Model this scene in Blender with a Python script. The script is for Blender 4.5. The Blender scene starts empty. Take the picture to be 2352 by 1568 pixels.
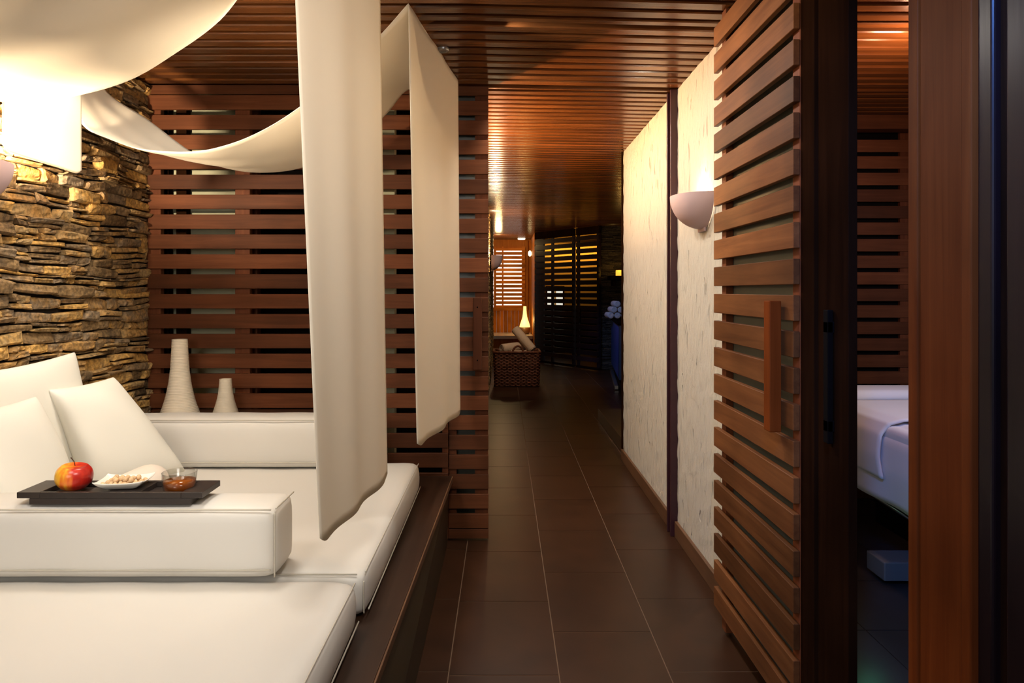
import bpy, math, random
from mathutils import Vector, Matrix
R = random.Random(7)
F = 1568.0; PX = 1157.0; PY = 667.0; CH = 1.32; CT = CH + 1.08
SC = bpy.context.scene
COL = SC.collection

# ---------------------------------------------------------------- camera, world, exposure
cd = bpy.data.cameras.new('camera'); cam = bpy.data.objects.new('camera', cd); COL.objects.link(cam)
cam.location = (0, 0, CH); cam.rotation_euler = (math.pi/2, 0, 0)
cd.lens = 24; cd.sensor_width = 36; cd.sensor_fit = 'HORIZONTAL'
cd.shift_x = (1176-PX)/2352; cd.shift_y = -(784-PY)/2352
cd.clip_start = .05
SC.camera = cam
w = bpy.data.worlds.new('world'); SC.world = w; w.use_nodes = True
w.node_tree.nodes['Background'].inputs[0].default_value = (1.0, .93, .85, 1)
w.node_tree.nodes['Background'].inputs[1].default_value = .16
SC.view_settings.view_transform = 'Standard'
try: SC.view_settings.look = 'None'
except Exception: pass
SC.view_settings.exposure = 0.0; SC.view_settings.gamma = 1; SC.view_settings.use_curve_mapping = False

def area(name, loc, target, size, sizey, power, col, spread=180):
    l = bpy.data.lights.new(name, 'AREA'); l.shape = 'RECTANGLE'; l.size = size; l.size_y = sizey
    l.energy = power; l.color = col; l.spread = math.radians(spread)
    o = bpy.data.objects.new(name, l); COL.objects.link(o); o.location = loc
    o.rotation_euler = (Vector(target)-Vector(loc)).to_track_quat('-Z', 'Y').to_euler()
    return o
def point(name, loc, power, col, r=.04):
    l = bpy.data.lights.new(name, 'POINT'); l.energy = power; l.color = col; l.shadow_soft_size = r
    o = bpy.data.objects.new(name, l); COL.objects.link(o); o.location = loc; return o
def spot(name, loc, target, power, col, ang=70, blend=.6, r=.04):
    l = bpy.data.lights.new(name, 'SPOT'); l.energy = power; l.color = col; l.shadow_soft_size = r
    l.spot_size = math.radians(ang); l.spot_blend = blend
    o = bpy.data.objects.new(name, l); COL.objects.link(o); o.location = loc
    o.rotation_euler = (Vector(target)-Vector(loc)).to_track_quat('-Z', 'Y').to_euler(); return o
WARM = (1, .78, .52); CREAM = (1, .90, .77); ORANGE = (1, .55, .20)
area('fill_behind_camera', (-1.5, -1.3, 1.9), (-1.1, 3, .9), 1.8, 1.2, 19, (1, .94, .86), 120)  # unseen soft fill added to brighten the front of the daybed
area('cloth_fill', (.0, .7, 2.37), (-1.0, 2.3, .9), .5, .5, 16, (1, .92, .84), 110)  # unseen fill added for the corridor side of the hanging cloths
area('daybed_fill', (-1.1, 1.0, 2.36), (-1.35, 1.9, 0), .5, .5, 8, (1, .93, .84), 130)  # unseen fill added above the front of the daybed
area('back_bolster_fill', (-.95, 2.38, 2.37), (-1.1, 2.75, .5), .35, .3, 13, (1, .93, .83), 150)  # unseen fill added to lift the back bolster and cushions
spot('cloth_tail_fill', (-1.42, 2.52, 2.38), (-1.76, 2.62, 1.85), 30, (1, .88, .70), 70, .7)  # unseen spot added to blow out the cloth tail and swag
for yy in (2.75, 3.45, 4.2, 5.0):
    spot('cream_wall_fill', (.0, yy, 2.385), (.93, yy+.02, 1.15), 52, (1, .91, .80), 150, 1, .05)  # unseen row of spots added to brighten the cream wall evenly
spot('door_fill', (-.1, 1.5, 2.36), (.83, 2.25, 1.85), 24, (1, .80, .60), 70, 1)  # unseen spot added to light the upper slats of the sliding door
point('far_room_lamp', (-.1, 13.2, 2.2), 13, (1, .66, .28), .06)
spot('far_window_downlight', (.15, 14.05, 2.3), (.0, 14.4, 1.0), 12, (1, .72, .30), 90, .8)
spot('basket_fill', (.3, 8.2, 2.36), (.15, 9.5, .3), 60, (1, .80, .60), 70, .9)  # unseen spot added to brighten the basket and its towels
spot('corridor_downlight_near', (.1, 3.9, 2.36), (.05, 4.2, 0), 14, (1, .74, .52), 60, 1)
area('room_behind_screen_lamp', (1.45, 14.35, 2.32), (1.45, 14.6, 2.0), 1.3, .08, 10, (1, .70, .16), 120)
spot('blue_lamp', (.6, 8.9, 2.3), (1.75, 10.2, .4), 70, (.15, .35, 1), 60, .6)
area('treatment_cool_light', (2.6, 2.1, 2.2), (1.9, 3.4, .8), .5, .5, 6.5, (.72, .82, 1), 110)
point('treatment_warm_uplight', (1.72, 2.8, 2.2), 22, (1, .55, .32), .05)
point('green_floor_glow', (1.45, 2.7, .3), .2, (.15, 1, .5), .05)
area('blue_sheen_fill', (.25, .55, 2.3), (.86, 1.15, 1.7), .06, .3, 7, (.12, .3, 1), 70)  # unseen blue light added for the sheen on the near wall panel

# ---------------------------------------------------------------- materials
def mat(name, rough=.5, spec=.5):
    m = bpy.data.materials.new(name); m.use_nodes = True
    nt = m.node_tree; b = nt.nodes['Principled BSDF']
    b.inputs['Roughness'].default_value = rough
    b.inputs['Specular IOR Level'].default_value = spec
    return m, nt, b
def N(nt, t, **k):
    n = nt.nodes.new(t)
    for a, v in k.items(): setattr(n, a, v)
    return n
def ramp(nt, stops):
    r = N(nt, 'ShaderNodeValToRGB'); e = r.color_ramp.elements
    while len(e) < len(stops): e.new(.5)
    for i, (p, c) in enumerate(stops): e[i].position = p; e[i].color = (*c, 1)
    return r
def srgb(r, g, b):
    f = lambda c: (c/255/12.92) if c/255 <= .04045 else ((c/255+.055)/1.055)**2.4
    return (f(r), f(g), f(b))
def plain(name, col, rough=.5, spec=.5, metal=0, noise=0, scale=20, bump=0):
    m, nt, b = mat(name, rough, spec)
    b.inputs['Metallic'].default_value = metal
    tc = N(nt, 'ShaderNodeTexCoord'); no = N(nt, 'ShaderNodeTexNoise')
    no.inputs['Scale'].default_value = scale; no.inputs['Detail'].default_value = 5
    nt.links.new(tc.outputs['Object'], no.inputs['Vector'])
    a = tuple(max(0, c*(1-noise)) for c in col); z = tuple(min(1, c*(1+noise)) for c in col)
    r = ramp(nt, [(.3, a), (.7, z)])
    nt.links.new(no.outputs['Fac'], r.inputs[0]); nt.links.new(r.outputs[0], b.inputs['Base Color'])
    if bump:
        bp = N(nt, 'ShaderNodeBump'); bp.inputs['Strength'].default_value = bump; bp.inputs['Distance'].default_value = .01
        nt.links.new(no.outputs['Fac'], bp.inputs['Height']); nt.links.new(bp.outputs[0], b.inputs['Normal'])
    return m
def wood(name, c1, c2, axis='X', rough=.35, spec=.5, scale=1.0, var=.35, bump=.15):
    """grain runs along axis; each board (mesh island) varies a little"""
    m, nt, b = mat(name, rough, spec)
    tc = N(nt, 'ShaderNodeTexCoord'); geo = N(nt, 'ShaderNodeNewGeometry')
    mp = N(nt, 'ShaderNodeMapping'); s = [30*scale]*3; s['XYZ'.index(axis)] = 1.6*scale
    mp.inputs['Scale'].default_value = s
    sh = N(nt, 'ShaderNodeVectorMath', operation='SCALE'); sh.inputs[0].default_value = (7.3, 3.1, 5.7)
    nt.links.new(geo.outputs['Random Per Island'], sh.inputs['Scale'])
    ad = N(nt, 'ShaderNodeVectorMath', operation='ADD')
    nt.links.new(tc.outputs['Object'], ad.inputs[0]); nt.links.new(sh.outputs[0], ad.inputs[1])
    nt.links.new(ad.outputs[0], mp.inputs['Vector'])
    n1 = N(nt, 'ShaderNodeTexNoise'); n1.inputs['Scale'].default_value = 1.0; n1.inputs['Detail'].default_value = 8
    n1.inputs['Roughness'].default_value = .65; n1.inputs['Distortion'].default_value = .6
    nt.links.new(mp.outputs[0], n1.inputs['Vector'])
    n2 = N(nt, 'ShaderNodeTexNoise'); n2.inputs['Scale'].default_value = 3.0; n2.inputs['Detail'].default_value = 2
    nt.links.new(ad.outputs[0], n2.inputs['Vector'])
    r = ramp(nt, [(.25, c1), (.75, c2)])
    nt.links.new(n1.outputs['Fac'], r.inputs[0])
    mr = N(nt, 'ShaderNodeMapRange'); mr.inputs['To Min'].default_value = 1-var; mr.inputs['To Max'].default_value = 1+var
    nt.links.new(geo.outputs['Random Per Island'], mr.inputs['Value'])
    mr2 = N(nt, 'ShaderNodeMapRange'); mr2.inputs['From Min'].default_value = .3; mr2.inputs['From Max'].default_value = .7
    mr2.inputs['To Min'].default_value = .75; mr2.inputs['To Max'].default_value = 1.2
    nt.links.new(n2.outputs['Fac'], mr2.inputs['Value'])
    mu = N(nt, 'ShaderNodeMath', operation='MULTIPLY'); nt.links.new(mr.outputs[0], mu.inputs[0]); nt.links.new(mr2.outputs[0], mu.inputs[1])
    sc = N(nt, 'ShaderNodeVectorMath', operation='SCALE'); nt.links.new(r.outputs[0], sc.inputs[0]); nt.links.new(mu.outputs[0], sc.inputs['Scale'])
    nt.links.new(sc.outputs[0], b.inputs['Base Color'])
    bp = N(nt, 'ShaderNodeBump'); bp.inputs['Strength'].default_value = bump; bp.inputs['Distance'].default_value = .002
    nt.links.new(n1.outputs['Fac'], bp.inputs['Height']); nt.links.new(bp.outputs[0], b.inputs['Normal'])
    return m
def stone(name, cols, rough=.75):
    m, nt, b = mat(name, rough, .3)
    tc = N(nt, 'ShaderNodeTexCoord'); geo = N(nt, 'ShaderNodeNewGeometry')
    no = N(nt, 'ShaderNodeTexNoise'); no.inputs['Scale'].default_value = 9; no.inputs['Detail'].default_value = 9; no.inputs['Roughness'].default_value = .7
    nt.links.new(tc.outputs['Object'], no.inputs['Vector'])
    n3 = N(nt, 'ShaderNodeTexNoise'); n3.inputs['Scale'].default_value = 60; n3.inputs['Detail'].default_value = 6
    nt.links.new(tc.outputs['Object'], n3.inputs['Vector'])
    ad = N(nt, 'ShaderNodeMath', operation='MULTIPLY_ADD'); ad.inputs[1].default_value = .8; ad.inputs[2].default_value = -.4
    nt.links.new(no.outputs['Fac'], ad.inputs[0])
    a2 = N(nt, 'ShaderNodeMath', operation='ADD'); nt.links.new(ad.outputs[0], a2.inputs[0]); nt.links.new(geo.outputs['Random Per Island'], a2.inputs[1])
    n = len(cols); r = ramp(nt, [(i/(n-1), c) for i, c in enumerate(cols)])
    nt.links.new(a2.outputs[0], r.inputs[0])
    mx = N(nt, 'ShaderNodeMapRange'); mx.inputs['From Min'].default_value = .35; mx.inputs['From Max'].default_value = .65; mx.inputs['To Min'].default_value = .55; mx.inputs['To Max'].default_value = 1.25
    nt.links.new(n3.outputs['Fac'], mx.inputs['Value'])
    sc = N(nt, 'ShaderNodeVectorMath', operation='SCALE'); nt.links.new(r.outputs[0], sc.inputs[0]); nt.links.new(mx.outputs[0], sc.inputs['Scale'])
    nt.links.new(sc.outputs[0], b.inputs['Base Color'])
    bp = N(nt, 'ShaderNodeBump'); bp.inputs['Strength'].default_value = .8; bp.inputs['Distance'].default_value = .006
    nt.links.new(n3.outputs['Fac'], bp.inputs['Height']); nt.links.new(bp.outputs[0], b.inputs['Normal'])
    return m
def stucco(name, col):
    m, nt, b = mat(name, .85, .2)
    tc = N(nt, 'ShaderNodeTexCoord'); mp = N(nt, 'ShaderNodeMapping'); mp.inputs['Scale'].default_value = (16, 16, 5)
    mp.inputs['Rotation'].default_value = (.25, 0, 0)
    nt.links.new(tc.outputs['Object'], mp.inputs['Vector'])
    v = N(nt, 'ShaderNodeTexVoronoi', feature='F1'); v.inputs['Scale'].default_value = 1.0; v.inputs['Randomness'].default_value = 1
    no = N(nt, 'ShaderNodeTexNoise'); no.inputs['Scale'].default_value = 2.2; no.inputs['Detail'].default_value = 8; no.inputs['Roughness'].default_value = .7
    nt.links.new(mp.outputs[0], no.inputs['Vector'])
    av = N(nt, 'ShaderNodeMixRGB'); av.inputs[0].default_value = .35
    nt.links.new(mp.outputs[0], av.inputs[1]); nt.links.new(no.outputs['Color'], av.inputs[2])
    nt.links.new(av.outputs[0], v.inputs['Vector'])
    r = ramp(nt, [(.05, (0, 0, 0)), (.16, (1, 1, 1))]); nt.links.new(v.outputs['Distance'], r.inputs[0])
    ad = N(nt, 'ShaderNodeMath', operation='MULTIPLY_ADD'); nt.links.new(no.outputs['Fac'], ad.inputs[0]); ad.inputs[1].default_value = 1.3
    nt.links.new(r.outputs[0], ad.inputs[2])
    m2 = N(nt, 'ShaderNodeMapping'); m2.inputs['Scale'].default_value = (34, 34, 9); m2.inputs['Rotation'].default_value = (-.18, 0, 0)
    nt.links.new(tc.outputs['Object'], m2.inputs['Vector'])
    g = N(nt, 'ShaderNodeTexNoise'); g.inputs['Scale'].default_value = 1.0; g.inputs['Detail'].default_value = 3; g.inputs['Roughness'].default_value = .45
    nt.links.new(m2.outputs[0], g.inputs['Vector'])
    gr = ramp(nt, [(.66, (1, 1, 1)), (.72, (0, 0, 0))]); nt.links.new(g.outputs['Fac'], gr.inputs[0])
    a3 = N(nt, 'ShaderNodeMath', operation='MULTIPLY_ADD'); nt.links.new(gr.outputs[0], a3.inputs[0]); a3.inputs[1].default_value = 1.6; nt.links.new(ad.outputs[0], a3.inputs[2]); ad = a3
    bp = N(nt, 'ShaderNodeBump'); bp.inputs['Strength'].default_value = 1; bp.inputs['Distance'].default_value = .03
    nt.links.new(ad.outputs[0], bp.inputs['Height']); nt.links.new(bp.outputs[0], b.inputs['Normal'])
    b.inputs['Base Color'].default_value = (*col, 1)
    return m
def cloth(name, col, trans=.3, rough=.9):
    m = bpy.data.materials.new(name); m.use_nodes = True; nt = m.node_tree; nt.nodes.clear()
    o = N(nt, 'ShaderNodeOutputMaterial'); d = N(nt, 'ShaderNodeBsdfDiffuse'); t = N(nt, 'ShaderNodeBsdfTranslucent'); mx = N(nt, 'ShaderNodeMixShader')
    tc = N(nt, 'ShaderNodeTexCoord'); no = N(nt, 'ShaderNodeTexNoise'); no.inputs['Scale'].default_value = 350; no.inputs['Detail'].default_value = 2
    nt.links.new(tc.outputs['Object'], no.inputs['Vector'])
    bp = N(nt, 'ShaderNodeBump'); bp.inputs['Strength'].default_value = .05; bp.inputs['Distance'].default_value = .001
    nt.links.new(no.outputs['Fac'], bp.inputs['Height']); nt.links.new(bp.outputs[0], d.inputs['Normal'])
    d.inputs['Color'].default_value = (*col, 1); t.inputs['Color'].default_value = (*col, 1); mx.inputs[0].default_value = trans
    nt.links.new(d.outputs[0], mx.inputs[1]); nt.links.new(t.outputs[0], mx.inputs[2]); nt.links.new(mx.outputs[0], o.inputs[0])
    return m
def emis(name, col, s):
    m, nt, b = mat(name); b.inputs['Base Color'].default_value = (*col, 1)
    b.inputs['Emission Color'].default_value = (*col, 1); b.inputs['Emission Strength'].default_value = s
    return m

W1 = srgb(72, 38, 20); W2 = srgb(102, 60, 36)
M_slat = wood('red_brown_slat_wood', W1, W2, 'X', .55, .12)
M_slatz = wood('red_brown_upright_wood', srgb(76, 38, 20), srgb(104, 60, 36), 'Z', .55, .12)
M_slaty = wood('door_slat_wood', srgb(82, 46, 24), srgb(118, 75, 42), 'Y', .5, .12)
M_ceil = wood('varnished_ceiling_wood', srgb(76, 43, 20), srgb(110, 66, 32), 'X', .22, .5, var=.22, bump=.3)
M_gap = plain('ceiling_backing', srgb(22, 12, 8), .8)
M_dark = wood('dark_stained_wood', srgb(28, 15, 8), srgb(44, 25, 14), 'Z', .6, 0)
M_darkx = wood('dark_platform_wood', srgb(44, 26, 14), srgb(64, 40, 24), 'Y', .4)
M_case = wood('door_casing_wood', srgb(98, 42, 13), srgb(132, 66, 25), 'Z', .55, .04, scale=.7)
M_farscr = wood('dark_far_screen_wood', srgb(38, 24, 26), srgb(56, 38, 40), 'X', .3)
M_pine = wood('orange_pine_boards', srgb(172, 94, 28), srgb(206, 126, 44), 'Z', .5, .15)
M_shut = wood('orange_shutter_wood', srgb(176, 98, 28), srgb(205, 124, 42), 'X', .5, .15)
M_maroon = plain('maroon_channel_metal', srgb(58, 26, 32), .35, .5, 0, .1)
M_white = plain('white_upholstery', srgb(214, 210, 202), .5, .3, 0, .012, 3)
M_pipe = plain('cream_piping', srgb(190, 183, 168), .6)
M_pill = cloth('white_cushion_cotton', srgb(228, 225, 214), .05)
M_cloth = cloth('thin_white_cloth', srgb(240, 231, 214), .38)
M_stone = stone('ochre_ledge_stone', [srgb(88, 70, 48), srgb(140, 112, 74), srgb(122, 106, 86), srgb(170, 130, 74), srgb(150, 126, 88), srgb(196, 152, 82), srgb(136, 112, 82)])
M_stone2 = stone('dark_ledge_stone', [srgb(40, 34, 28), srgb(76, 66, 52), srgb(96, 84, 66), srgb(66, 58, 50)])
M_joint = plain('stone_joint', srgb(20, 15, 10), .9)
M_stucco = stucco('cream_stucco', srgb(243, 232, 212))
M_base = wood('skirting_wood', srgb(92, 62, 40), srgb(118, 82, 54), 'Y', .45)
M_tile = plain('dark_slate_tile', srgb(52, 31, 18), .34, .3, 0, .22, 5, .05)
M_tile2 = plain('dark_grey_tile', srgb(48, 46, 48), .3, .5, 0, .2, 6, .05)
M_grout = plain('floor_grout', srgb(96, 72, 52), .8)
M_frost = plain('grey_green_frosted_panel', srgb(96, 94, 82), .4, .5, 0, .05)
M_frostd = plain('dark_frosted_panel', srgb(62, 60, 50), .35, .5, 0, .08)
M_pale = plain('pale_greenish_plaster', srgb(186, 184, 154), .7, .3, 0, .08, 6)
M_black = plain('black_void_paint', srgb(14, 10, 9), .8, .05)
M_sconce = plain('matt_plaster_sconce', srgb(188, 162, 162), .6, .4)
M_bulb = emis('glowing_bulb', (1, .85, .6), 12)
M_tray = plain('dark_tray_lacquer', srgb(50, 42, 38), .38, .5, 0, .1)
M_porc = plain('white_porcelain', srgb(235, 230, 220), .15, .5)
M_vase = plain('ribbed_cream_ceramic', srgb(222, 210, 188), .7, .3, 0, .05, 30)
M_nut = plain('pale_nut_shell', srgb(212, 178, 136), .6, .3, 0, .22, 60, .3)
M_towel = cloth('white_towel', srgb(226, 214, 200), .05)
M_beige = plain('beige_towel_terry', srgb(205, 178, 150), .9, .1, 0, .06, 120, .5)
M_basket = plain('brown_woven_cane', srgb(104, 58, 34), .6, .3, 0, .5, 40, .6)
M_blue = plain('blue_cabinet_front', srgb(40, 76, 140), .3, .5, 0, .05)
M_candle = emis('candle_wax_glow', (1, .50, .05), 1.3)
M_sheet = cloth('treatment_sheet', srgb(226, 222, 226), .05)
M_metal = plain('brushed_metal', srgb(150, 150, 150), .3, .5, .9)
M_greyb = plain('grey_white_base', srgb(105, 105, 105), .5)
M_day = emis('bright_daylight_pane', (1, .95, .86), 1.1)
M_stem = plain('apple_stem_brown', srgb(70, 40, 20), .7)
m, nt, b = mat('apple_skin', .28, .5)
tc = N(nt, 'ShaderNodeTexCoord'); sx = N(nt, 'ShaderNodeSeparateXYZ'); nt.links.new(tc.outputs['Object'], sx.inputs[0])
no = N(nt, 'ShaderNodeTexNoise'); no.inputs['Scale'].default_value = 22; no.inputs['Detail'].default_value = 6
mp = N(nt, 'ShaderNodeMapping'); mp.inputs['Scale'].default_value = (2.5, 2.5, .5)
nt.links.new(tc.outputs['Object'], mp.inputs['Vector']); nt.links.new(mp.outputs[0], no.inputs['Vector'])
ma = N(nt, 'ShaderNodeMath', operation='MULTIPLY_ADD'); ma.inputs[1].default_value = 8.5; nt.links.new(sx.outputs['X'], ma.inputs[0])
nt.links.new(no.outputs['Fac'], ma.inputs[2])
r = ramp(nt, [(.12, srgb(244, 190, 60)), (.38, srgb(232, 120, 40)), (.6, srgb(196, 44, 26)), (1, srgb(150, 24, 24))])
nt.links.new(ma.outputs[0], r.inputs[0]); nt.links.new(r.outputs[0], b.inputs['Base Color']); M_apple = m
def thin_glass(name, col, ior, gl=.0):
    m = bpy.data.materials.new(name); m.use_nodes = True; nt = m.node_tree; nt.nodes.clear()
    o = N(nt, 'ShaderNodeOutputMaterial'); t = N(nt, 'ShaderNodeBsdfTransparent'); g = N(nt, 'ShaderNodeBsdfGlossy'); fr = N(nt, 'ShaderNodeLayerWeight'); mx = N(nt, 'ShaderNodeMixShader')
    t.inputs[0].default_value = (*col, 1); g.inputs['Roughness'].default_value = .03; fr.inputs[0].default_value = ior
    nt.links.new(fr.outputs[1], mx.inputs[0]); nt.links.new(t.outputs[0], mx.inputs[1]); nt.links.new(g.outputs[0], mx.inputs[2]); nt.links.new(mx.outputs[0], o.inputs[0])
    return m
M_glass = thin_glass('clear_glass', (.95, .96, .95), .18)
M_tea = plain('amber_drink', srgb(186, 98, 20), .08, .5)
M_tea.node_tree.nodes['Principled BSDF'].inputs['Transmission Weight'].default_value = .45
# table-lamp shade: glows from the bulb inside, brightest low down where the bulb sits
M_lampglow = emis('lamp_shade_glow', (1, .72, .22), 1.6)

# ---------------------------------------------------------------- mesh builder
class MB:
    def __init__(s): s.v = []; s.f = []
    def add(s, vs, fs):
        o = len(s.v); s.v += [tuple(v) for v in vs]; s.f += [tuple(i+o for i in f) for f in fs]
    def hexa(s, p):   # 8 points: bottom 4 ccw, top 4 ccw
        s.add(p, [(3,2,1,0), (4,5,6,7), (0,1,5,4), (1,2,6,5), (2,3,7,6), (3,0,4,7)])
    def box(s, x0, x1, y0, y1, z0, z1):
        s.hexa([(x0,y0,z0), (x1,y0,z0), (x1,y1,z0), (x0,y1,z0), (x0,y0,z1), (x1,y0,z1), (x1,y1,z1), (x0,y1,z1)])
    def cbox(s, x0, x1, y0, y1, z0, z1, c):   # box with chamfered bottom edges along X
        p = [(y0+c, z0), (y1-c, z0), (y1, z0+c), (y1, z1), (y0, z1), (y0, z0+c)]
        s.add([(x0, y, z) for y, z in p]+[(x1, y, z) for y, z in p],
              [tuple(range(6))[::-1], tuple(range(6, 12))]+[(i, (i+1) % 6, (i+1) % 6+6, i+6) for i in range(6)])
    def obox(s, a, b, t, z0, z1):  # board from plan point a to b, thickness t to the left-hand side
        a = Vector(a); b = Vector(b); d = (b-a).normalized(); n = Vector((-d.y, d.x))*t
        q = [a, b, b+n, a+n]
        s.hexa([(p.x, p.y, z0) for p in q]+[(p.x, p.y, z1) for p in q])
    def grid(s, fn, nu, nv, flip=False):
        o = [fn(i/nu, j/nv) for j in range(nv+1) for i in range(nu+1)]
        fs = []
        for j in range(nv):
            for i in range(nu):
                a = j*(nu+1)+i; q = (a, a+1, a+nu+2, a+nu+1)
                fs.append(q[::-1] if flip else q)
        s.add(o, fs)
    def lathe(s, prof, c=(0, 0, 0), n=40, a0=0, a1=2*math.pi, caps=False, sx=1, sy=1):
        full = abs(a1-a0-2*math.pi) < 1e-6; m = n if full else n+1
        vs = []
        for r_, z in prof:
            for i in range(m):
                a = a0+(a1-a0)*i/n; vs.append((c[0]+sx*r_*math.cos(a), c[1]+sy*r_*math.sin(a), c[2]+z))
        fs = []
        for j in range(len(prof)-1):
            for i in range(n):
                i2 = (i+1) % m if full else i+1
                fs.append((j*m+i, j*m+i2, (j+1)*m+i2, (j+1)*m+i))
        s.add(vs, fs)
    def tube(s, pts, r_, n=8, closed=False, caps=True):
        pts = [Vector(p) for p in pts]; k = len(pts); vs = []; up = None
        for i in range(k):
            if closed: t = pts[(i+1) % k]-pts[i-1]
            else: t = pts[min(i+1, k-1)]-pts[max(i-1, 0)]
            t.normalize()
            if up is None: up = Vector((0, 0, 1)) if abs(t.z) < .9 else Vector((1, 0, 0))
            a = t.cross(up).normalized(); up = a.cross(t).normalized()
            rr = r_[i] if isinstance(r_, (list, tuple)) else r_
            for j in range(n):
                q = 2*math.pi*j/n; vs.append(pts[i]+a*math.cos(q)*rr+up*math.sin(q)*rr)
        fs = []
        for i in range(k if closed else k-1):
            i2 = (i+1) % k
            for j in range(n): fs.append((i*n+j, i*n+(j+1) % n, i2*n+(j+1) % n, i2*n+j))
        if caps and not closed: fs += [tuple(range(n))[::-1], tuple((k-1)*n+j for j in range(n))]
        s.add(vs, fs)
    def ball(s, c, rx, ry, rz, n=12):
        prof = [(math.sin(math.pi*j/n), -math.cos(math.pi*j/n)) for j in range(n+1)]
        vs = []; o = len(s.v)
        for r_, z in prof:
            for i in range(n): a = 2*math.pi*i/n; vs.append((c[0]+rx*r_*math.cos(a), c[1]+ry*r_*math.sin(a), c[2]+rz*z))
        s.add(vs, [(j*n+i, j*n+(i+1) % n, (j+1)*n+(i+1) % n, (j+1)*n+i) for j in range(n) for i in range(n)])
    def build(s, name, material, parent=None, smooth=False, bevel=0, seg=2, solid=0, sub=0, loc=None, rot=None):
        me = bpy.data.meshes.new(name); o_ = Vector(loc) if loc else Vector((0, 0, 0))
        vs = [tuple(Vector(v)-o_) for v in s.v] if loc else s.v
        me.from_pydata(vs, [], s.f); me.validate(); me.update()
        ob = bpy.data.objects.new(name, me); COL.objects.link(ob); me.materials.append(material)
        if loc: ob.location = o_
        if rot: ob.rotation_euler = rot
        if smooth: me.polygons.foreach_set('use_smooth', [True]*len(me.polygons))
        if bevel:
            mo = ob.modifiers.new('bevel', 'BEVEL'); mo.width = bevel; mo.segments = seg; mo.limit_method = 'ANGLE'; mo.angle_limit = math.radians(40)
        if solid:
            mo = ob.modifiers.new('solid', 'SOLIDIFY'); mo.thickness = solid; mo.offset = 0
        if sub:
            mo = ob.modifiers.new('sub', 'SUBSURF'); mo.levels = sub; mo.render_levels = sub
        if parent is not None:
            ob.parent = parent
            ob.location = (Vector(ob.location)-parent.location) if parent.rotation_euler.z == 0 else ob.location
        return ob
def tag(o, label=None, cat=None, group=None, kind=None):
    if label: o['label'] = label
    if cat: o['category'] = cat
    if group: o['group'] = group
    if kind: o['kind'] = kind
    return o
def thing(name, loc, label, cat, group=None, kind=None):
    o = bpy.data.objects.new(name, None); COL.objects.link(o); o.location = loc; o.empty_display_size = .1
    return tag(o, label, cat, group, kind)
def struct(o, label=None, cat=None): return tag(o, label, cat, None, 'structure')
def P(px, py, y): return Vector(((px-PX)*y/F, y, CH-(py-PY)*y/F))
def catmull(pts, n):
    pts = [Vector(p) for p in pts]; P_ = [2*pts[0]-pts[1]]+pts+[2*pts[-1]-pts[-2]]; out = []; k = len(pts)-1
    for q in range(n+1):
        t = q/n*k; i = min(int(t), k-1); u = t-i; a, b_, c, d = P_[i:i+4]
        out.append(.5*((2*b_)+(-a+c)*u+(2*a-5*b_+4*c-d)*u*u+(-a+3*b_-3*c+d)*u**3))
    return out

# ---------------------------------------------------------------- floor
mb = MB(); WT = .38; LT = .556
for c in range(-6, 10):
    x0 = -.19+c*WT
    off = [2.343, 2.64, 2.367][c % 3]
    for k in range(-8, 25):
        y0 = off+k*LT
        if y0 > 15: continue
        if c >= 3 and -.2 < y0 < 4.3: continue
        g = .0022; mb.box(x0+g, x0+WT-g, y0+g, y0+LT-g, -.02, R.uniform(-.0003, .0003))
fl = struct(mb.build('floor', M_tile), 'dark brown slate tile floor of the corridor', 'floor')
mb = MB(); mb.box(-2.6, 4, -2.2, 15.5, -.06, -.0015); mb.build('grout', M_grout, fl)
mb = MB()
for c in range(0, 6):
    for k in range(0, 9):
        x0 = .955+c*.45; y0 = .4+k*.45
        mb.box(x0+.002, x0+.448, y0+.002, y0+.448, -.001, .002)
struct(mb.build('floor', M_tile2), 'dark grey tile floor of the treatment room', 'floor')

# ---------------------------------------------------------------- ceiling of thin varnished slats running across
mb = MB(); y = -1.2; ys = []
while y < 15.2:
    wdt = .063; ys.append((y, wdt)); y += .0905
def bend(x): return max(0, x+.15)*.065
for y, wdt in ys:
    if abs(y+wdt/2-2.70) < .045: wdt = .045
    if abs(y+wdt/2-3.66) < .045: wdt = .03; y += .03
    c = .005
    p = [(y+c, CT), (y+wdt-c, CT), (y+wdt, CT+c), (y+wdt, CT+.022), (y, CT+.022), (y, CT+c)]
    xs = [-2.1, -.15, .2, 1.0, 3.6]
    vs = []
    for x in xs: vs += [(x, yy+bend(min(x, 1.0)), zz) for yy, zz in p]
    fs = [tuple(range(6))[::-1], tuple(24+i for i in range(6))]
    for q in range(4): fs += [(q*6+i, q*6+(i+1) % 6, q*6+6+(i+1) % 6, q*6+6+i) for i in range(6)]
    mb.add(vs, fs)
ce = struct(mb.build('ceiling', M_ceil), 'varnished red-brown slatted timber ceiling', 'ceiling')
mb = MB(); mb.box(-2.2, 3.7, -1.3, 15.6, CT+.024, CT+.08); mb.build('ceiling_backing', M_gap, ce)
# small recessed ceiling spot
t = thing('ceiling_spotlight', (-.27, 3.05, CT-.012), 'small unlit round spotlight in the slatted ceiling beside the hanging cloth', 'light')
mb = MB(); mb.lathe([(.014, .002), (.024, 0), (.026, .006), (.026, .014)], (-.27, 3.05, CT-.012), 24); mb.build('trim_ring', M_metal, t, True)
mb = MB(); mb.lathe([(0, .004), (.014, .003)], (-.27, 3.05, CT-.012), 24); mb.build('lens', M_greyb, t, True)

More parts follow.
